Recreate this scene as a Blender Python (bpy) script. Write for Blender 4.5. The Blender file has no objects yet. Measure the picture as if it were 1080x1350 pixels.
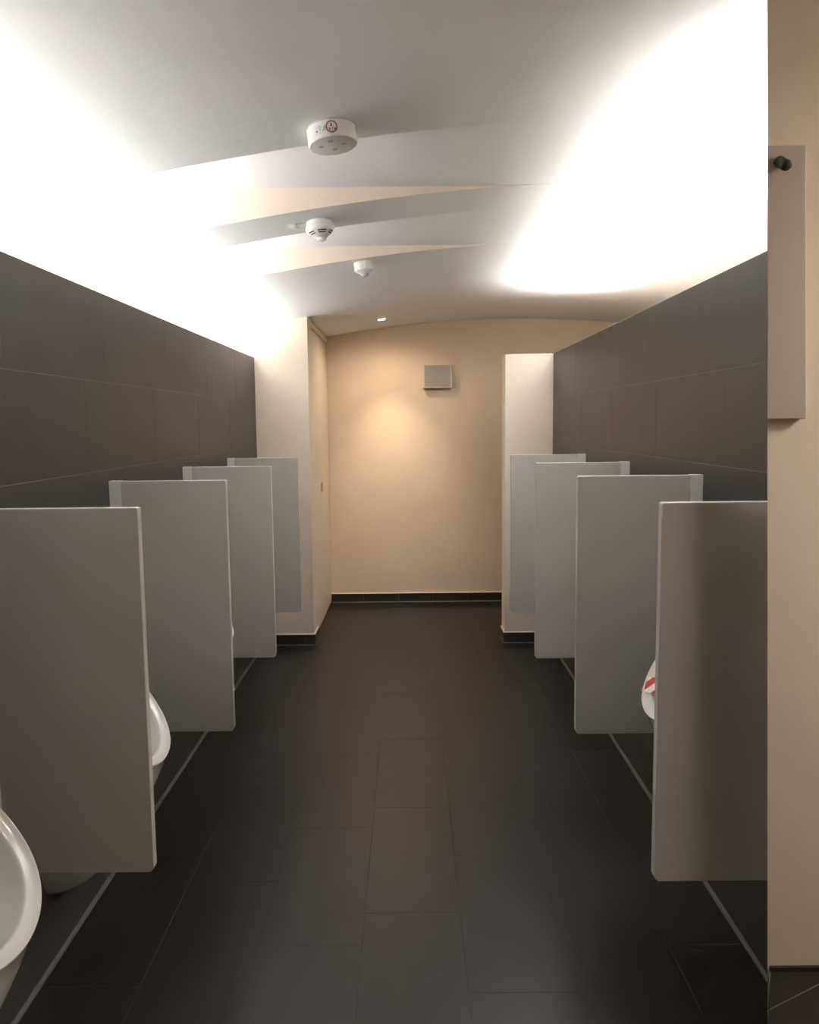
import bpy, bmesh, math, random
from mathutils import Vector, Matrix
random.seed(7)
sc = bpy.context.scene
C = sc.collection
PI = math.pi

# ------------------------------------------------------------------ measures (metres)
XL, XR = -1.0417, 0.974          # tiled walls on the two sides of the aisle
ZL, ZR = 1.987, 1.992            # their tops
XOL, XOR = -1.30, 2.05           # outer walls behind the ledges
YN, YP, YB = -2.6, 4.725, 5.873  # wall behind the viewer, piers, far wall
CAMH = 1.5374
def vault(x): return 2.352 + .103*x - .059*x*x
SOFFIT = 2.384
LUN = [(2.03, 2.58), (2.85, 3.41)]

# ------------------------------------------------------------------ helpers
def link(o, parent=None):
    C.objects.link(o)
    if parent: o.parent = parent
    return o
def tag(o, label=None, cat=None, group=None, kind=None):
    if label: o['label'] = label
    if cat: o['category'] = cat
    if group: o['group'] = group
    if kind: o['kind'] = kind
    return o
def empty(name, loc, rot=(0, 0, 0)):
    o = bpy.data.objects.new(name, None); o.location = loc; o.rotation_euler = rot
    o.empty_display_size = .05
    return link(o)

class MB:
    def __init__(s): s.bm = bmesh.new()
    def face(s, pts, mi=0, smooth=False):
        vs = [s.bm.verts.new(p) for p in pts]
        f = s.bm.faces.new(vs); f.material_index = mi; f.smooth = smooth
        return f
    def hexa(s, p, mi=0):       # p: 4 bottom, 4 top
        v = [s.bm.verts.new(q) for q in p]
        for a in ((3,2,1,0),(4,5,6,7),(0,1,5,4),(1,2,6,5),(2,3,7,6),(3,0,4,7)):
            f = s.bm.faces.new([v[i] for i in a]); f.material_index = mi
        return v
    def box(s, x0, x1, y0, y1, z0, z1, mi=0):
        return s.hexa([(x0,y0,z0),(x1,y0,z0),(x1,y1,z0),(x0,y1,z0),(x0,y0,z1),(x1,y0,z1),(x1,y1,z1),(x0,y1,z1)], mi)
    def prism(s, pts, axis, a, b, mi=0):   # polygon extruded along an axis
        def m(p, t):
            return {'y': (p[0], t, p[1]), 'z': (p[0], p[1], t), 'x': (t, p[0], p[1])}[axis]
        A = [s.bm.verts.new(m(p, a)) for p in pts]; B = [s.bm.verts.new(m(p, b)) for p in pts]
        n = len(pts)
        fs = [s.bm.faces.new(A[::-1]), s.bm.faces.new(B)]
        for i in range(n): fs.append(s.bm.faces.new((A[i], A[(i+1) % n], B[(i+1) % n], B[i])))
        for f in fs: f.material_index = mi
    def rings(s, rings, close=True, cap0=False, cap1=False, mi=0, smooth=True):
        R = [[s.bm.verts.new(p) for p in r] for r in rings]
        n = len(R[0])
        for a, b in zip(R, R[1:]):
            for i in range(n if close else n-1):
                j = (i+1) % n
                f = s.bm.faces.new((a[i], a[j], b[j], b[i])); f.smooth = smooth; f.material_index = mi
        if cap0: f = s.bm.faces.new(R[0][::-1]); f.material_index = mi; f.smooth = smooth
        if cap1: f = s.bm.faces.new(R[-1]); f.material_index = mi; f.smooth = smooth
    def lathe(s, prof, n=48, mi=0, cap0=False, cap1=False, smooth=True):
        s.rings([[(r*math.cos(2*PI*i/n), r*math.sin(2*PI*i/n), z) for i in range(n)] for r, z in prof],
                True, cap0, cap1, mi, smooth)
    def build(s, name, mats, parent=None, bevel=0, seg=2, normals=True, autosmooth=None):
        if normals: bmesh.ops.recalc_face_normals(s.bm, faces=s.bm.faces)
        me = bpy.data.meshes.new(name); s.bm.to_mesh(me); s.bm.free()
        for m in (mats if isinstance(mats, (list, tuple)) else [mats]): me.materials.append(m)
        o = bpy.data.objects.new(name, me); link(o, parent)
        if bevel:
            b = o.modifiers.new('bevel', 'BEVEL'); b.width = bevel; b.segments = seg; b.limit_method = 'ANGLE'; b.angle_limit = .6
        if autosmooth: me.set_sharp_from_angle(angle=autosmooth)
        return o

# ------------------------------------------------------------------ materials
def lin(r, g, b):
    f = lambda c: ((c/255+.055)/1.055)**2.4 if c > 10 else c/255/12.92
    return (f(r), f(g), f(b), 1)
def mat(name, col, rough=.5, spec=.5, bump=None, var=None, metal=0, coat=0):
    m = bpy.data.materials.new(name); m.use_nodes = True
    nt = m.node_tree; b = nt.nodes['Principled BSDF']
    b.inputs['Base Color'].default_value = col; b.inputs['Roughness'].default_value = rough
    b.inputs['Specular IOR Level'].default_value = spec; b.inputs['Metallic'].default_value = metal
    b.inputs['Coat Weight'].default_value = coat
    tc = nt.nodes.new('ShaderNodeTexCoord')
    if bump:
        last = None
        for scale, dist, st in bump:
            n = nt.nodes.new('ShaderNodeTexNoise'); n.inputs['Scale'].default_value = scale; n.inputs['Detail'].default_value = 4
            nt.links.new(tc.outputs['Object'], n.inputs['Vector'])
            bp = nt.nodes.new('ShaderNodeBump'); bp.inputs['Distance'].default_value = dist; bp.inputs['Strength'].default_value = st
            nt.links.new(n.outputs['Fac'], bp.inputs['Height'])
            if last: nt.links.new(last.outputs['Normal'], bp.inputs['Normal'])
            last = bp
        nt.links.new(last.outputs['Normal'], b.inputs['Normal'])
    if var:
        scale, amt, island = var
        n = nt.nodes.new('ShaderNodeTexNoise'); n.inputs['Scale'].default_value = scale; n.inputs['Detail'].default_value = 5
        nt.links.new(tc.outputs['Object'], n.inputs['Vector'])
        mr = nt.nodes.new('ShaderNodeMapRange'); mr.inputs['From Min'].default_value = .3; mr.inputs['From Max'].default_value = .7
        mr.inputs['To Min'].default_value = 1-amt; mr.inputs['To Max'].default_value = 1+amt
        nt.links.new(n.outputs['Fac'], mr.inputs['Value'])
        src = mr.outputs['Result']
        if island:
            g = nt.nodes.new('ShaderNodeNewGeometry')
            mr2 = nt.nodes.new('ShaderNodeMapRange'); mr2.inputs['To Min'].default_value = 1-island; mr2.inputs['To Max'].default_value = 1+island
            nt.links.new(g.outputs['Random Per Island'], mr2.inputs['Value'])
            mu = nt.nodes.new('ShaderNodeMath'); mu.operation = 'MULTIPLY'
            nt.links.new(src, mu.inputs[0]); nt.links.new(mr2.outputs['Result'], mu.inputs[1]); src = mu.outputs[0]
        mx = nt.nodes.new('ShaderNodeVectorMath'); mx.operation = 'SCALE'; mx.inputs[0].default_value = col[:3]
        nt.links.new(src, mx.inputs['Scale']); nt.links.new(mx.outputs[0], b.inputs['Base Color'])
    return m
def emit(name, col, s):
    m = bpy.data.materials.new(name); m.use_nodes = True
    b = m.node_tree.nodes['Principled BSDF']
    b.inputs['Base Color'].default_value = col; b.inputs['Emission Color'].default_value = col; b.inputs['Emission Strength'].default_value = s
    return m
M = dict(
    ceiling=mat('ceiling_plaster', (.82, .82, .81, 1), .85, .2, [(2.2, .02, .35), (55, .002, .25)]),
    plaster=mat('cream_plaster', (.78, .665, .545, 1), .85, .2, [(7, .006, .35), (70, .0025, .5)], (3, .03, 0)),
    warm_lit_plaster=mat('cream_plaster_warm_lit', (.78, .625, .47, 1), .85, .2, [(7, .006, .35), (70, .0025, .5)], (3, .03, 0)),  # same cream paint; the warm lamp light is put into its colour
    strip_lit_plaster=mat('cream_plaster_strip_lit', (.80, .71, .61, 1), .85, .2, [(7, .006, .35), (70, .0025, .5)]),  # same cream paint, paled to carry the strip light's wash on the cheeks
    end_plaster=mat('smooth_cream_plaster', (.78, .68, .565, 1), .85, .2, [(9, .004, .25), (60, .0012, .3)]),
    wall_tile=mat('anthracite_wall_tile', (.042, .0365, .032, 1), .42, .4, [(140, .0006, .3)], (9, .10, .06)),
    floor_tile=mat('anthracite_floor_tile', (.0125, .0103, .0088, 1), .37, .46, [(160, .0008, .35)], (7, .10, .07)),
    skirt=mat('skirting_tile', (.026, .022, .020, 1), .4, .5, [(140, .0006, .3)], (9, .1, .08)),
    grout=mat('grout', (.20, .185, .165, 1), .8, .2),
    floor_grout=mat('floor_grout', (.045, .042, .038, 1), .8, .2),
    silicone=mat('silicone_joint', (.075, .068, .06, 1), .5, .4),
    bead=mat('cream_bead', (.80, .70, .58, 1), .5, .3),
    screen=mat('white_laminate', (.46, .433, .39, 1), .38, .45, [(220, .0004, .2)]),
    profile=mat('white_profile', (.66, .66, .64, 1), .3, .5),
    ceramic=mat('white_ceramic', (.62, .61, .585, 1), .14, .5, coat=.2),
    joint=mat('light_joint', (.22, .20, .175, 1), .6, .3),
    drain=mat('drain_plastic', (.35, .35, .35, 1), .35),
    plastic=mat('white_plastic', (.86, .86, .84, 1), .35, .4),
    lens=mat('sensor_lens', (.62, .61, .58, 1), .25, .5),
    dark=mat('dark_slot', (.02, .02, .02, 1), .6),
    ink=mat('grey_ink', (.25, .25, .25, 1), .7),
    black_ink=mat('black_ink', (.05, .05, .05, 1), .7),
    red=mat('red_ink', (.55, .05, .02, 1), .6),
    door=mat('cream_door', (.74, .63, .50, 1), .45, .4),
    steel=mat('brushed_steel', (.28, .25, .22, 1), .4, metal=.9),
    grille=mat('grey_cloth_grille', (.36, .335, .31, 1), .7, .3, [(400, .001, .4)]),
    housing=mat('cream_housing', (.70, .60, .49, 1), .45),
    board=mat('greige_board', (.50, .44, .385, 1), .5, .35),
    peg=mat('black_rubber', (.012, .012, .012, 1), .45),
    alu=mat('aluminium', (.6, .6, .6, 1), .4, metal=1),
    led=emit('led_diffuser', (1, .96, .9, 1), 6),
    opal=emit('fill_lamp_diffuser', (1, .9, .78, 1), 3),
    lamp=emit('lamp_lens', (1, .9, .75, 1), 25),
)
tm = mat('barrier_tape_plastic', (.8, .78, .74, 1), .35)
nt = tm.node_tree; b = nt.nodes['Principled BSDF']; tcn = nt.nodes.new('ShaderNodeTexCoord')
sx = nt.nodes.new('ShaderNodeSeparateXYZ'); nt.links.new(tcn.outputs['UV'], sx.inputs[0])
ad = nt.nodes.new('ShaderNodeMath'); ad.operation = 'ADD'; nt.links.new(sx.outputs['X'], ad.inputs[0]); nt.links.new(sx.outputs['Y'], ad.inputs[1])
pp = nt.nodes.new('ShaderNodeMath'); pp.operation = 'PINGPONG'; pp.inputs[1].default_value = 1; nt.links.new(ad.outputs[0], pp.inputs[0])
gt = nt.nodes.new('ShaderNodeMath'); gt.operation = 'GREATER_THAN'; gt.inputs[1].default_value = .5; nt.links.new(pp.outputs[0], gt.inputs[0])
mx = nt.nodes.new('ShaderNodeMix'); mx.data_type = 'RGBA'; mx.inputs[6].default_value = (.8, .78, .74, 1); mx.inputs[7].default_value = (.55, .025, .02, 1)
nt.links.new(gt.outputs[0], mx.inputs[0]); nt.links.new(mx.outputs[2], b.inputs['Base Color'])
M['tape'] = tm

# ------------------------------------------------------------------ floor
def tile_cells(u0, u1, v0, v1, long_, off):
    """cells along u in one strip v0..v1, joints at off + k*long_"""
    k = math.floor((u0-off)/long_); out = []
    a = off+k*long_
    while a < u1:
        lo, hi = max(a, u0), min(a+long_, u1)
        if hi-lo > .004: out.append((lo, hi, v0, v1))
        a += long_
    return out
def raised(mb, cells, to3, gap, h, mi=1):
    for u0, u1, v0, v1 in cells:
        g = gap/2; c = min(.0006, g)
        top = [(u0+g, v0+g), (u1-g, v0+g), (u1-g, v1-g), (u0+g, v1-g)]
        bot = [(u0+g-c, v0+g-c), (u1-g+c, v0+g-c), (u1-g+c, v1-g+c), (u0+g-c, v1-g+c)]
        B = [mb.bm.verts.new(to3(p[0], p[1], 0)) for p in bot]; T = [mb.bm.verts.new(to3(p[0], p[1], h)) for p in top]
        f = mb.bm.faces.new(T); f.material_index = mi
        for i in range(4):
            f = mb.bm.faces.new((B[i], B[(i+1) % 4], T[(i+1) % 4], T[i])); f.material_index = mi
FH = .0006
mb = MB()
mb.box(XOL, XOR, YN, YB, -.10, -FH, 0)
offs = {-3: .58, -2: .411, -1: .121, 0: .256, 1: .545, 2: .394, 3: .110, 4: .43, 5: .2, 6: .52, 7: .35}
for k in range(-3, 8):
    x0, x1 = max(-.157+.3005*k, XL), min(-.157+.3005*(k+1), XOR)
    cells = tile_cells(YN, YB, x0, x1, .6, offs[k])
    raised(mb, cells, lambda u, v, h: (v, u, -FH+h), .0028, FH)
tag(mb.build('floor', [M['floor_grout'], M['floor_tile']], normals=False), kind='structure')

# ------------------------------------------------------------------ tiled side walls
def tiled_wall(name, x, depth, y0, y1, top, offsets, sgn):
    mb = MB()
    a, bq = sorted((x-sgn*FH, x-sgn*depth))
    mb.box(a, bq, y0, y1, 0, top-.001, 0)
    z = top; i = 0
    while z > .01:
        lo = max(z-.3, 0)
        raised(mb, tile_cells(y0, y1, lo, z, .6, offsets[i % len(offsets)]),
               (lambda u, v, h: (x-sgn*(FH-h), u, v)), .0026, FH)
        z = lo; i += 1
    # plastered top of the ledge
    mb.box(a, bq, y0, y1, top-.001, top, 2)
    return tag(mb.build(name, [M['grout'], M['wall_tile'], M['bead']]), kind='structure')
tiled_wall('wall_left', XL, XL-XOL, YN, YP, ZL, [.595, .442, .14, .50, .3, .05, .4], 1)
tiled_wall('wall_right', XR, XOR-XR, 1.53, YP, ZR, [.504, .352, .073, .4, .2, .55, .10], -1)
mb = MB(); mb.prism([(XL, 0), (XL+.012, 0), (XL+.010, .004), (XL+.003, .010), (XL, .010)], 'y', YN, YP)
tag(mb.build('trim_1', M['silicone']), kind='structure')
mb = MB(); mb.prism([(XR, 0), (XR, .010), (XR-.003, .010), (XR-.010, .004), (XR-.012, 0)], 'y', 1.53, YP)
tag(mb.build('trim_2', M['silicone']), kind='structure')

# ------------------------------------------------------------------ ceiling vault with two lunettes
mb = MB()
XS = sorted(set([XOL+(XOR-XOL)*i/90 for i in range(91)]))
def grid(ys, fn):
    R = [[mb.bm.verts.new((x, y, fn(x, y))) for x in XS] for y in ys]
    for a, c in zip(R, R[1:]):
        for i in range(len(XS)-1):
            f = mb.bm.faces.new((a[i], c[i], c[i+1], a[i+1])); f.smooth = True
def smax(a, c, k=.006):
    return .5*(a+c+math.sqrt((a-c)**2+k*k))
def crown(x):
    t = min(max((x-.36)/.3, 0), 1)
    return smax(vault(x), SOFFIT)*(1-t)+vault(x)*t
ylist = [YN]
for a, c in LUN: ylist += [a, c]
ylist.append(YB)
for i in range(len(ylist)-1):
    a, c = ylist[i], ylist[i+1]
    n = max(2, int((c-a)/.15)); ys = [a+(c-a)*j/n for j in range(n+1)]
    if i % 2 == 0: grid(ys, lambda x, y: vault(x))
    else: grid(ys, lambda x, y: crown(x))
tag(mb.build('ceiling', M['ceiling'], normals=False), kind='structure')
# vertical cheeks of the lunettes, cream
for (a, c), nm in zip(LUN, ('wall_left_lunette_front', 'wall_left_lunette_rear')):
    mb = MB()
    for y in (a, c):
        xs = [x for x in XS if x <= .66]
        lo = [mb.bm.verts.new((x, y, vault(x))) for x in xs]
        hi = [mb.bm.verts.new((x, y, crown(x))) for x in xs]
        for i in range(len(xs)-1):
            mb.bm.faces.new((lo[i], lo[i+1], hi[i+1], hi[i]))
    tag(mb.build(nm, M['strip_lit_plaster'], normals=False), kind='structure')

# ------------------------------------------------------------------ plaster walls
def arch_pts(x0, x1, z0=0., n=24):
    return [(x0, z0), (x1, z0)] + [(x1+(x0-x1)*i/n, vault(x1+(x0-x1)*i/n)) for i in range(n+1)]
def struct_prism(name, pts, axis, a, c, m):
    mb = MB(); mb.prism(pts, axis, a, c); return tag(mb.build(name, m), kind='structure')
struct_prism('wall_back', arch_pts(XOL, XOR), 'y', YB, YB+.12, M['warm_lit_plaster'])
struct_prism('wall_front', arch_pts(XOL, XOR), 'y', YN-.12, YN, M['wall_tile'])
mb = MB(); mb.box(XOL-.12, XOL, YN, YB, 0, 2.45); tag(mb.build('wall_left_outer', M['plaster']), kind='structure')
mb = MB(); mb.box(XOR, XOR+.12, YN, YB, 0, vault(XOR)); tag(mb.build('wall_right_outer', M['plaster']), kind='structure')
# pier on the left, carrying the door niche
XD = -.68
mb = MB()
mb.prism(arch_pts(XOL, XD, 0, 10), 'y', YP, 4.915)
mb.prism(arch_pts(XOL, XD-.045, 0, 10), 'y', 4.915, YB)
mb.box(XD-.045, XD, 4.915, YB, 2.21, vault(XD-.045))
tag(mb.build('wall_left_return', M['plaster']), kind='structure')
# half-height stub on the right
XSR = .648
mb = MB(); mb.box(XSR, 1.25, YP, 4.875, 0, ZR)
tag(mb.build('wall_right_return', M['plaster'], bevel=.004), kind='structure')

# door in the left niche
dr = tag(empty('door_1', (XD, 4.92, 0)), kind='structure')
def dlocal(name, x0, x1, y0, y1, z0, z1, m, bev=.002):
    mb = MB(); mb.box(x0, x1, y0-4.92, y1-4.92, z0, z1); return mb.build(name, m, dr, bevel=bev)
dlocal('door_leaf', -.040, -.008, 4.919, 5.375, .014, 2.205, M['door'])
dlocal('door_leaf', -.040, -.008, 5.379, 5.868, .014, 2.205, M['door'])
dlocal('lock_plate', -.008, -.004, 5.335, 5.42, 1.012, 1.082, M['steel'], .001)
dlocal('door_threshold', -.042, -.012, 4.919, 5.868, 0, .012, M['skirt'], .001)

# skirtings
def skirting(name, segs, joints=True):
    """segs: (x0,y0,x1,y1,nx,ny) runs along the wall foot; n points into the room"""
    mb = MB()
    for x0, y0, x1, y1, nx, ny in segs:
        L = math.hypot(x1-x0, y1-y0); dx, dy = (x1-x0)/L, (y1-y0)/L
        a = 0
        def P(t, d, z): return (x0+dx*t+nx*d, y0+dy*t+ny*d, z)
        while a < L-1e-6:
            e = min(a+.3, L)
            lo, hi = a+.001, e-.001
            mb.hexa([P(lo,0,.006),P(hi,0,.006),P(hi,.010,.006),P(lo,.010,.006),P(lo,0,.076),P(hi,0,.076),P(hi,.010,.076),P(lo,.010,.076)], 0)
            a = e
        mb.hexa([P(0,0,0),P(L,0,0),P(L,.0085,0),P(0,.0085,0),P(0,0,.0755),P(L,0,.0755),P(L,.0085,.0755),P(0,.0085,.0755)], 1)
        mb.hexa([P(0,0,0),P(L,0,0),P(L,.0125,0),P(0,.0125,0),P(0,0,.006),P(L,0,.006),P(L,.0115,.006),P(0,.0115,.006)], 1)
        mb.hexa([P(0,0,.076),P(L,0,.076),P(L,.0095,.076),P(0,.0095,.076),P(0,0,.081),P(L,0,.081),P(L,.005,.081),P(0,.005,.081)], 2)
    return tag(mb.build(name, [M['skirt'], M['joint'], M['bead']]), kind='structure')
skirting('baseboard_back', [(XD-.03, YB, XOR, YB, 0, -1)])
skirting('baseboard_left_return', [(XL, YP, XD+.010, YP, 0, -1), (XD, YP-.0, XD, 4.915, 1, 0)])
skirting('baseboard_right_return', [(XSR-.010, YP, XR, YP, 0, -1), (XSR, YP, XSR, 4.875, -1, 0)])

# ------------------------------------------------------------------ plaster wall end at the right edge, on a dark tiled plinth
YE = 1.46; KS = 1.46/1.43
def ex(z): return .7355*KS + (.7778-.7355)*KS*((CAMH+(1.5381-CAMH)*KS) - z)/((1.5381-.3372)*KS)
ZPL = CAMH+(.3259-CAMH)*KS
mb = MB()
zt = 2.368
a0, a1 = ex(0), ex(zt)
mb.hexa([(a0, YE, 0), (XOR, YE, 0), (XOR, 1.525, 0), (a0+.055, 1.525, 0),
         (a1, YE, zt), (XOR, YE, zt), (XOR, 1.525, zt), (a1+.055, 1.525, zt)])
# coved junction with the vault
n = 16
for i in range(n):
    p, q = a1+(XOR-a1)*i/n, a1+(XOR-a1)*(i+1)/n
    if i == 0: p0 = a1
    vp, vq = vault(p), vault(q)
    if min(vp, vq) > zt+.002:
        mb.hexa([(p, YE, zt), (q, YE, zt), (q, 1.525, zt), (p+(.055 if i == 0 else 0), 1.525, zt),
                 (p, YE-.045, vp), (q, YE-.045, vq), (q, 1.525, vq), (p+(.055 if i == 0 else 0), 1.525, vp)])
tag(mb.build('wall_right_end', M['end_plaster']), kind='structure')
# plinth in front of it
mb = MB()
yf = 1.10
pl = lambda y: .7785*KS*(y/YE)
xa, xb = pl(YE)+.004, pl(yf)+.004
mb.hexa([(xb, yf, 0), (1.6, yf, 0), (1.6, YE, 0), (xa, YE, 0), (xb, yf, ZPL-.002), (1.6, yf, ZPL-.002), (1.6, YE, ZPL-.002), (xa, YE, ZPL-.002)], 0)
# joint runs slantwise across the top between two tiles
j0, j1 = Vector((.7237*KS, 1.3241*KS)), Vector((.8685*KS, 1.3901*KS))
d = (j1-j0).normalized(); nrm = Vector((-d.y, d.x))*.0012
def jy(x, s): 
    q = j0+nrm*s; return q.y+(x-q.x)*d.y/d.x
yb_ = YE-.007
xe = j0.x+(yb_-j0.y)*d.x/d.y        # where the joint meets the skirting
xs_ = pl(jy(j0.x, 0))+.004
T = lambda pts: mb.prism(pts, 'z', ZPL-.002, ZPL, 1)
T([(xs_, jy(xs_, 1)), (xe-.004, yb_), (xa, yb_)])
T([(xs_, jy(xs_, -1)), (xb, yf), (1.6, yf), (1.6, yb_), (xe+.004, yb_)])
tag(mb.build('trim_3', [M['grout'], M['floor_tile']]), kind='structure')
mb = MB(); mb.box(xa, 1.6, YE-.006, YE, ZPL-.001, ZPL+.010, 0)
tag(mb.build('baseboard_right_end', M['skirt']), kind='structure')

# board with a black peg on that wall
bz0, bz1 = CAMH+(1.5376-CAMH)*KS, CAMH+(2.0717-CAMH)*KS
bd = tag(empty('coat_board', (ex(bz0), YE, bz0)),
         'tall narrow greige board with a black peg on the cream wall at the right edge', 'board')
mb = MB(); o = Vector(bd.location)
sk = lambda x, y, z: tuple(Vector((x, y, z))-o)
TB = .018
kf = (YE-TB)/YE
r0, r1 = .8150*KS*kf, .7925*KS*kf
mb.hexa([sk(ex(bz0)*kf, YE-TB, bz0), sk(r0, YE-TB, bz0), sk(r0, YE, bz0), sk(ex(bz0)+.0005, YE, bz0),
         sk(ex(bz1)*kf, YE-TB, bz1), sk(r1, YE-TB, bz1), sk(r1, YE, bz1), sk(ex(bz1)+.0005, YE, bz1)])
mb.build('board', M['board'], bd, bevel=.0012)
mb = MB()
pc = Vector((.7464, YE-TB, 2.0522))-o
r = .0105
prof = [(0.001, 0), (r*.92, 0), (r, .001), (r, .034), (r*.93, .037), (r*.75, .0385), (0.001, .039)]
# a stubby round peg standing out of the board towards the room and slightly to the left and up
ax = Vector((.0003, -.036, -.023)).normalized(); q = ax.to_track_quat('Z', 'Y')
mb.rings([[tuple(pc + q @ Vector((rr*math.cos(2*PI*i/28), rr*math.sin(2*PI*i/28), zz))) for i in range(28)] for rr, zz in prof], True, True, True)
mb.build('peg', M['peg'], bd, autosmooth=.7)

# ------------------------------------------------------------------ urinal screens
def make_screen(width, z0, h):
    root = empty('urinal_screen', (0, 0, 0))
    mb = MB(); ch = .009; T_ = .022
    pts = [(.006, 0), (width-ch, 0), (width-.003, .003+ch*.35), (width, ch*1.4), (width, h-.003), (width-.003, h), (.006, h)]
    mb.prism(pts, 'y', 0, T_)
    mb.build('panel', M['screen'], root, bevel=.0018)
    mb = MB(); mb.box(0, .042, -.003, T_+.003, 0, h+.001)
    mb.build('wall_profile', M['profile'], root, bevel=.0012)
    return root
def copy_tree(o):
    c = o.copy(); C.objects.link(c)
    for ch in list(o.children):
        d = ch.copy(); C.objects.link(d); d.parent = c
        for g in list(ch.children):
            e = g.copy(); C.objects.link(e); e.parent = d
    return c
ordinal = ['nearest the camera', 'second from the camera', 'third from the camera', 'farthest from the camera']
base_l = make_screen(XL*-1-.6363, 0, .9006)
for k in range(4):
    s_ = base_l if k == 0 else copy_tree(base_l)
    s_.location = (XL-.002, 1.609+.7806*k, .4459)
    tag(s_, 'white laminate urinal screen on the left tiled wall, ' + ordinal[k], 'urinal screen', 'urinal screens on the left wall')
base_r = make_screen(.974-.5572, 0, .8899)
for ch in base_r.children:           # mirror the right-hand build so the profile stays on its wall
    for v in ch.data.vertices: v.co.x *= -1
    ch.data.flip_normals()
for k in range(4):
    s_ = base_r if k == 0 else copy_tree(base_r)
    s_.location = (XR+.002, 1.529+.769*k, .4647)
    tag(s_, 'white laminate urinal screen on the right tiled wall, ' + ordinal[k], 'urinal screen', 'urinal screens on the right wall')

# ------------------------------------------------------------------ urinals
def bez(P, t):
    a = (1-t)**3; b_ = 3*(1-t)**2*t; c = 3*(1-t)*t*t; d_ = t**3
    return P[0]*a+P[1]*b_+P[2]*c+P[3]*d_
TIPU, TIPZ, TOPU, TOPZ, HB, EGG = .325, .635, .075, 1.02, .168, .22
def make_urinal():
    """u = out of the wall (local +x), y = along the wall, z = height above floor"""
    root = empty('urinal', (0, 0, 0))
    N = 72
    tip, top = Vector((TIPU, 0, TIPZ)), Vector((TOPU, 0, TOPZ))
    nin = Vector((-(TOPZ-TIPZ), 0, -(TIPU-TOPU))).normalized()   # into the bowl
    cen = tip.lerp(top, .44)
    def rimpt(phi, sc_=1., depth=0., bias=0., bulge=0.):
        s = (1-math.cos(phi))/2
        p = tip.lerp(top, s); p = p + Vector((0, HB*math.sin(phi)*(1+EGG*math.cos(phi)), 0))
        p = p + nin*(-.018*math.sin(phi)**2)*-1     # rim dips slightly at the sides
        c = cen+(tip-top)*bias
        return c+(p-c)*sc_+nin*depth
    rings = []
    # outer shell: wall outline -> rim
    def wallpt(phi):
        s = (1-math.cos(phi))/2
        sn, cs_ = math.sin(phi), math.cos(phi)
        if cs_ > 0: sn = math.copysign(abs(sn)**.55, sn); cs_ = cs_**.55
        return Vector((0, .125*sn, .62-.365*cs_ if cs_ > 0 else .62-.425*cs_))
    for j in range(15):
        t = j/14; ring = []
        for i in range(N):
            phi = 2*PI*i/N; w = (1+math.cos(phi))/2
            P3 = wallpt(phi); P0 = rimpt(phi, 1.0, .006)
            low = w
            P1 = P0+Vector((-.055*w-.03, 0, -.21*w))
            P2 = P3+Vector((.12*w*w+.05*math.sin(phi)**2+.012, 0, .0))
            ring.append(tuple(bez([P3, P2, P1, P0], t)))
        rings.append(ring)
    # rim lip, sloping band, inner edge, bowl
    for sc_, dp, bi in ((.996, .001, 0), (.985, -.001, 0), (.972, 0, 0), (.962, .004, .002), (.92, .008, .012), (.91, .009, .018), (.865, .012, .030),
                        (.850, .013, .034), (.840, .0155, .036), (.833, .023, .037), (.826, .045, .038), (.80, .090, .042), (.71, .130, .055), (.50, .146, .08), (.25, .153, .09), (.08, .154, .09)):
        rings.append([tuple(rimpt(2*PI*i/N, sc_, dp, bi)) for i in range(N)])
    mb = MB(); mb.rings(rings, True, True, True)
    mb.build('ceramic_body', M['ceramic'], root, autosmooth=.95)
    # drain strainer at the bottom of the bowl
    c = cen+(tip-top)*.13+nin*.146
    qd = (-nin).to_track_quat('Z', 'Y')
    mb = MB()
    mb.rings([[tuple(c+qd @ Vector((r_*math.cos(2*PI*i/24), r_*math.sin(2*PI*i/24), zz))) for i in range(24)] for r_, zz in ((.026, -.006), (.026, .002), (.022, .004), (.002, .006))], True, True, True)
    mb.build('drain_strainer', M['drain'], root, autosmooth=.8)
    return root
u1 = make_urinal()
UL = [(1.20, -.057, 'white oval urinal at the lower left corner, in front of the nearest left screen'),
      (1.94, -.063, 'white oval urinal on the left wall behind the nearest left screen, half its rim showing'),
      (2.71, .044, 'white urinal behind the second left screen, only a sliver of its rim showing')]
for i, (y, dz, lb) in enumerate(UL):
    u = u1 if i == 0 else copy_tree(u1)
    u.location = (XL-.003, y, dz); tag(u, lb, 'urinal', 'urinals along the tiled walls')
ur = copy_tree(u1); ur.location = (XR+.003, 1.87, .084); ur.rotation_euler = (0, 0, PI)
tag(ur, 'white urinal on the right wall with red and white tape across its rim', 'urinal', 'urinals along the tiled walls')

# red and white tape across the right urinal
mb = MB(); uvl = mb.bm.loops.layers.uv.new('UVMap')
tip, top = Vector((TIPU, 0, TIPZ)), Vector((TOPU, 0, TOPZ))
out = Vector((TOPZ-TIPZ, 0, TIPU-TOPU)).normalized()
ed = (top-tip).normalized()
S0, WID = .21, .050
n = 40; half = HB*(1+EGG*.3)+.004
rows = []
for i in range(n+1):
    v = -1+2*i/n
    y = v*.14
    for _ in range(12):
        ss = min(max(S0+.7*y, .02), .98); y = v*(HB*2*math.sqrt(ss*(1-ss))*(1+EGG*(1-2*ss))-.006)
    lift = .004-.016*(1-v*v)*0 - .018*max(0, 1-abs(v))*0
    c = tip.lerp(top, S0+.7*y)+Vector((0, y, 0))-out*(.018*(1-(1-abs(v))**2)*0+.016)+out*(.004+.010*(1-abs(v))*.3)
    
    rows.append((c-ed*WID/2, c+ed*WID/2, y))
for th in (0, 1):
    pass
def vq(p, t): return p+out*t
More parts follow.
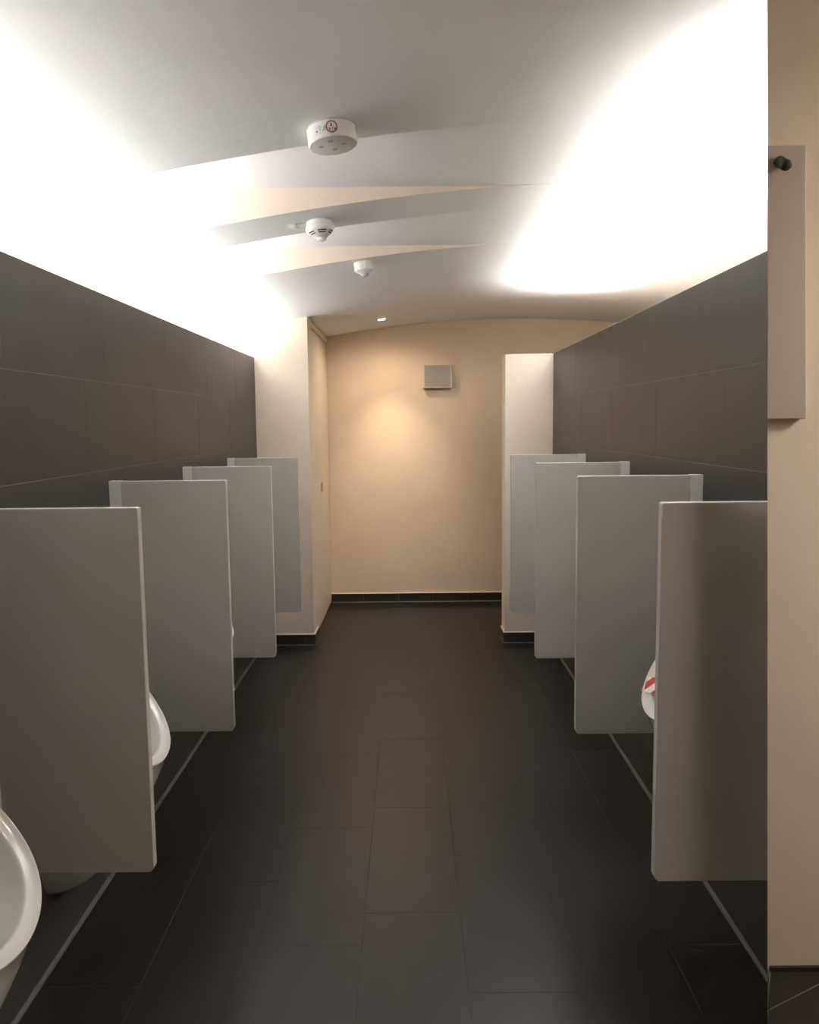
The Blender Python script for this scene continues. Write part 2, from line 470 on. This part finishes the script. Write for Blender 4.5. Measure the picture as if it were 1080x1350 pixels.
for i in range(n):
    a, b2, y0 = rows[i]; c2, d2, y1 = rows[i+1]
    for t, rev in ((.0006, False), (0, True)):
        P = [vq(a, t), vq(c2, t), vq(d2, t), vq(b2, t)]; UV = [(-y0/.045+.1, 0), (-y1/.045+.1, 0), (-y1/.045+.1, 1.1), (-y0/.045+.1, 1.1)]
        if rev: P.reverse(); UV.reverse()
        f = mb.bm.faces.new([mb.bm.verts.new(p) for p in P]); f.smooth = True
        for l, q2 in zip(f.loops, UV): l[uvl].uv = q2
tp = mb.build('barrier_tape', M['tape'], normals=False)
tp.location = (XR, 1.87, .084); tp.rotation_euler = (0, 0, PI)
tag(tp, 'strip of red and white barrier tape stuck across the right urinal', 'tape')

# ------------------------------------------------------------------ devices on the vault
def on_vault(name, x, y, rz=0):
    a = math.atan(.103-.118*x)
    return empty(name, (x, y, vault(x)), (0, -a, rz))
# round alarm with red ring label
al = tag(on_vault('alarm_sounder', -.203, 1.940), 'large round white ceiling alarm with a red ring symbol on its side', 'ceiling alarm')
R_, H_ = .0655, .047
mb = MB(); mb.lathe([(R_-.001, .004), (R_-.001, -.004), (R_-.0003, -.0045)], 64, smooth=True, cap0=True)
mb.build('mounting_base', M['lens'], al, autosmooth=.6)
mb = MB(); mb.lathe([(R_, -.0045), (R_, -H_+.003), (R_-.001, -H_+.0012), (R_-.003, -H_), (.001, -H_)], 80, cap0=True, cap1=True)
alb = mb.build('body', M['plastic'], al, autosmooth=.6)
def wrap(s, z, e=.0005):      # arc length s (right positive seen from the camera), height z (local) -> on the cylinder
    a = -PI/2 + s/R_
    return ((R_+e)*math.cos(a), (R_+e)*math.sin(a), z)
def sticker(name, polys, m, parent, e=.0005):
    mb = MB()
    for poly in polys: mb.face([wrap(s, z, e) for s, z in poly])
    return mb.build(name, m, parent, normals=False)
def seg(s0, z0, s1, z1, w):
    L = math.hypot(s1-s0, z1-z0); nx, nz = -(z1-z0)/L*w/2, (s1-s0)/L*w/2
    return [(s0-nx, z0-nz), (s1-nx, z1-nz), (s1+nx, z1+nz), (s0+nx, z0+nz)]
def disc(s, z, r, n=16): return [(s+r*math.cos(2*PI*i/n), z+r*math.sin(2*PI*i/n)) for i in range(n)]
cs, cz, rr = .006, -.0235, .0155
ring = []
for i in range(36):
    a, c2 = 2*PI*i/36, 2*PI*(i+1)/36
    ring.append([(cs+rr*math.cos(a), cz+rr*math.sin(a)), (cs+rr*math.cos(c2), cz+rr*math.sin(c2)),
                 (cs+.80*rr*math.cos(c2), cz+.80*rr*math.sin(c2)), (cs+.80*rr*math.cos(a), cz+.80*rr*math.sin(a))])
sticker('ring_symbol', ring, M['red'], alb)
ic = [seg(cs-.012, cz-.001, cs+.0125, cz-.001, .0012), seg(cs+.001, cz-.001, cs+.001, cz-.012, .001),
      disc(cs-.0005, cz+.0075, .0019), [(cs-.003, cz+.0012), (cs+.002, cz+.0012), (cs+.0008, cz+.0055), (cs-.0018, cz+.0055)],
      disc(cs-.0055, cz-.0045, .0018), [(cs-.0075, cz-.0095), (cs-.0038, cz-.0095), (cs-.0045, cz-.006), (cs-.0068, cz-.006)],
      seg(cs+.0035, cz-.0035, cs+.0095, cz-.0035, .0014), seg(cs+.0085, cz-.0035, cs+.005, cz-.0095, .0014), disc(cs+.0095, cz-.0065, .0016)]
sticker('pictogram', ic, M['black_ink'], alb)
tri = [seg(-.0185, cz-.006, -.0115, cz+.007, .0008), seg(-.0115, cz+.007, -.0045-.0025, cz-.006, .0008), seg(-.0185, cz-.006, -.007, cz-.006, .0008),
       seg(-.013, cz-.004, -.013, cz+.003, .0022), disc(-.036, cz-.0045, .0028), seg(-.037, cz+.004, -.025, cz+.008, .0007),
       seg(-.0255, cz+.008, -.0255, cz-.006, .0012), seg(-.042, cz-.0125, -.024, cz-.0105, .0008), seg(-.058, cz-.019, -.047, cz-.014, .0008),
       seg(-.058, cz+.004, -.047, cz+.008, .0006)]
sticker('printed_marks', tri, M['ink'], alb)
for ax_, ay in ((-.004, -.031), (-.032, -.003), (.030, -.004), (.002, .026)):
    mb = MB()
    for i in range(10):       # small crescent slot
        a, c2 = PI*1.0+PI*i/10, PI*1.0+PI*(i+1)/10
        mb.face([(ax_+.0062*math.cos(t)*k, ay+.0075*math.sin(t)*k, -H_-.0004) for t, k in ((a, 1), (c2, 1), (c2, .6), (a, .6))])
    mb.face([(ax_-.0062, ay, -H_-.0004), (ax_+.0062, ay, -H_-.0004), (ax_+.005, ay+.0018, -H_-.0004), (ax_-.005, ay+.0018, -H_-.0004)])
    mb.build('sound_slot', M['ink'], alb, normals=False)

# smoke detector
sd = tag(on_vault('smoke_detector', -.340, 2.742), 'white smoke detector with slotted cone between the two ceiling recesses', 'smoke detector')
mb = MB(); mb.lathe([(.050, .004), (.0505, -.016), (.0485, -.0175)], 64, cap0=True, cap1=True); mb.build('base', M['plastic'], sd, autosmooth=.5)
SP = [(.050, -.017), (.0535, -.0175), (.055, -.021), (.0545, -.030), (.050, -.038), (.036, -.0505), (.022, -.060), (.020, -.0615)]
mb = MB(); mb.lathe(SP, 64, cap0=True, cap1=True); sdh = mb.build('head', M['plastic'], sd, autosmooth=.9)
mb = MB(); mb.lathe([(.020, -.059), (.0195, -.065), (.016, -.070), (.009, -.0735), (.001, -.0745)], 40, cap0=True); kn = mb.build('test_button', M['plastic'], sd, autosmooth=.9)
for k in range(6):
    mb = MB()
    for za, ra, zb, rb in ((-.0405, .0472, -.0435, .0438), (-.0465, .0405, -.0495, .0371)):
        for i in range(8):
            a0_, a1_ = [-PI/2+.25+k*PI/3-.36+.72*(i+d_)/8 for d_ in (0, 1)]
            mb.face([((r_+.0008)*math.cos(t), (r_+.0008)*math.sin(t), z-.0004) for r_, z, t in ((ra, za, a0_), (ra, za, a1_), (rb, zb, a1_), (rb, zb, a0_))])
    mb.build('air_slot', M['dark'], sdh, normals=False)
mb = MB()
for i in range(5):
    a = 2*PI*i/5+.3
    mb.face([(.0182*math.cos(a+d_), .0182*math.sin(a+d_), -.0682+dz) for d_, dz in ((-.2, 0), (.2, 0), (.2, -.002), (-.2, -.002))])
mb.build('button_marks', M['ink'], kn, normals=False)
mb = MB()
mb.hexa([(-.088, -.020, -.013), (-.046, -.014, -.013), (-.046, .004, -.013), (-.088, .000, -.013), (-.086, -.018, 0), (-.048, -.012, 0), (-.048, .002, 0), (-.086, -.002, 0)])
mb.hexa([(-.116, -.034, -.017), (-.088, -.030, -.021), (-.076, .004, -.019), (-.094, .006, -.012), (-.110, -.028, -.003), (-.088, -.028, -.003), (-.078, .002, -.001), (-.092, .004, -.001)])
mb.build('cable_clip', M['plastic'], sd, bevel=.001)

# motion sensor
ms = tag(on_vault('motion_sensor', -.220, 3.497), 'small white round motion sensor with a pointed lens, beyond the smoke detector', 'motion sensor')
mb = MB(); mb.lathe([(.0455, .004), (.0462, -.001), (.0462, -.026), (.0475, -.030), (.0475, -.040), (.046, -.042)], 56, cap0=True, cap1=True); mb.build('body', M['plastic'], ms, autosmooth=.5)
mb = MB(); mb.lathe([(.0455, -.041), (.030, -.051), (.020, -.056), (.019, -.057)], 56, cap0=True, cap1=True); mb.build('cone', M['plastic'], ms, autosmooth=.9)
mb = MB(); mb.lathe([(.0190, -.055), (.0185, -.060), (.015, -.066), (.008, -.069), (.001, -.070)], 40, cap0=True); mb.build('lens', M['lens'], ms, autosmooth=.9)

# recessed downlights
def downlight(x, y, label, target, watts, cone, blend, col, fill=0):
    t = tag(on_vault('downlight', x, y), label, 'downlight', 'recessed ceiling downlights')
    mb = MB(); mb.lathe([(.044, .003), (.044, -.0015), (.042, -.003), (.030, -.003), (.028, .0)], 48, cap0=True); mb.build('trim_ring', M['plastic'], t, autosmooth=.6)
    mb = MB(); mb.lathe([(.0275, -.0005), (.026, -.0015), (.001, -.0022)], 40, cap0=True); mb.build('lamp_lens', M['lamp'], t, autosmooth=.9)
    ld = bpy.data.lights.new('spot', 'SPOT'); ld.energy = watts; ld.spot_size = cone; ld.spot_blend = blend; ld.color = col; ld.shadow_soft_size = .02
    lo = bpy.data.objects.new('spot_lamp', ld); C.objects.link(lo)
    p = Vector((x, y, vault(x)-.02)); lo.location = p
    lo.rotation_euler = (Vector(target)-p).to_track_quat('-Z', 'Y').to_euler()
    if fill:
        ld = bpy.data.lights.new('fill', 'SPOT'); ld.energy = fill; ld.spot_size = math.radians(165); ld.spot_blend = 1; ld.color = col; ld.shadow_soft_size = .02  # added wide fill, lifts the warm ambient around this downlight
        lo = bpy.data.objects.new('fill_light', ld); C.objects.link(lo); lo.location = p
    return t
WARM = (1, .76, .50)
downlight(-.205, 5.39, 'small lit downlight in the vault above the far cream wall', (-.08, YB, .05), 32, math.radians(64), 1, (1, .80, .58), 12)
cl = tag(on_vault('fill_lamp', 1.80, .96), 'added round fill lamp on the vault, out of view, brightening the right wall end', 'added fill lamp')  # unseen lamp added to brighten the right wall end
mb = MB(); mb.lathe([(.195, .012), (.200, -.010), (.200, -.022), (.192, -.024)], 64, cap0=True, cap1=True); mb.build('base', M['plastic'], cl, autosmooth=.6)
mb = MB(); mb.lathe([(.192, -.022), (.188, -.036), (.165, -.046), (.10, -.052), (.001, -.054)], 64, cap0=True); mb.build('fill_lamp_shade', M['opal'], cl, autosmooth=.9)
ld = bpy.data.lights.new('fill_lamp', 'AREA'); ld.shape = 'DISK'; ld.size = .36; ld.energy = 11.5; ld.color = (1, .90, .79)
lo = bpy.data.objects.new('fill_lamp_light', ld); C.objects.link(lo); lo.location = (1.80, .96, vault(1.80)-.075)
downlight(-.2, -.7, 'added fill downlight in the vault, unseen behind the viewer', (-.2, -.5, 0), 14, math.radians(110), 1, (1, .82, .62))  # added fill light, gives the near screens a warm tone

# box on the far wall
wb = tag(empty('wall_speaker', (.237, YB, 1.8255)), 'small grey fronted box with a cream frame high on the far cream wall', 'wall speaker')
mb = MB(); mb.box(-.1185, .1185, -.066, 0, 0, .1895); mb.build('housing', M['housing'], wb, bevel=.002)
mb = MB(); mb.box(-.109, .109, -.0675, -.066, .008, .187); mb.build('grille', M['grille'], wb, bevel=.0005)
mb = MB(); mb.lathe([(.003, 0), (.003, -.002), (.001, -.003)], 12, cap0=True, cap1=True)
ledo = mb.build('indicator_light', emit('red_indicator', (.8, .02, .02, 1), .6), wb); ledo.location = (.082, -.058, .0)

# ------------------------------------------------------------------ light strips on the ledges
def strip(x, y0, y1, z, label, watts, spread, tilt, col):
    t = tag(empty('light_strip', (x, (y0+y1)/2, z)), label, 'light strip', 'light strips on the ledges')
    L = y1-y0
    mb = MB()
    mb.box(-.022, .022, -L/2, L/2, 0, .004)
    mb.box(-.022, -.019, -L/2, L/2, .004, .016); mb.box(.019, .022, -L/2, L/2, .004, .016)
    mb.build('channel', M['alu'], t)
    mb = MB(); mb.box(-.018, .018, -L/2, L/2, .004, .010); mb.build('diffuser', M['led'], t)
    ld = bpy.data.lights.new('strip_lamp', 'AREA'); ld.shape = 'RECTANGLE'; ld.size = .036; ld.size_y = L
    ld.energy = watts; ld.color = col; ld.spread = spread
    lo = bpy.data.objects.new('strip_lamp', ld); C.objects.link(lo); lo.parent = t
    lo.location = (0, 0, .013); lo.rotation_euler = (PI, tilt, 0)
    return t
COOL = (.985, .985, 1)
strip(-1.15, .6, 4.66, ZL, 'light strip hidden behind the top edge of the left tiled wall', 32, math.radians(156), math.radians(18), COOL)
strip(1.15, 1.60, 4.42, ZR, 'light strip hidden behind the top edge of the right tiled wall', 38, math.radians(112), math.radians(-12), COOL)

# ------------------------------------------------------------------ camera
f, cy, pitch, yaw, roll = 913.731, 638.8346, .0888, -.0009, -.0107
c, s = math.cos(yaw), math.sin(yaw); A = Matrix(((c, -s, 0), (s, c, 0), (0, 0, 1)))
c, s = math.cos(pitch), math.sin(pitch); B = Matrix(((1, 0, 0), (0, -s, -c), (0, c, -s)))
c, s = math.cos(roll), math.sin(roll); D = Matrix(((c, -s, 0), (s, c, 0), (0, 0, 1)))
Rw = D @ B @ A
right, down, fwd = Rw[0], Rw[1], Rw[2]
cam = bpy.data.cameras.new('camera'); co = bpy.data.objects.new('camera', cam); C.objects.link(co)
co.matrix_world = Matrix(((right[0], -down[0], -fwd[0], 0), (right[1], -down[1], -fwd[1], 0), (right[2], -down[2], -fwd[2], CAMH), (0, 0, 0, 1)))
cam.sensor_fit = 'VERTICAL'; cam.sensor_height = 36; cam.sensor_width = 28.8
cam.lens = f/1350*36
cam.shift_y = (cy-675)/1350
cam.clip_start = .02
sc.camera = co

w = bpy.data.worlds.new('world'); sc.world = w; w.use_nodes = True
w.node_tree.nodes['Background'].inputs[0].default_value = (.02, .02, .02, 1)
sc.view_settings.view_transform = 'Standard'; sc.view_settings.look = 'None'
sc.view_settings.exposure = .95; sc.view_settings.gamma = 1; sc.view_settings.use_curve_mapping = False
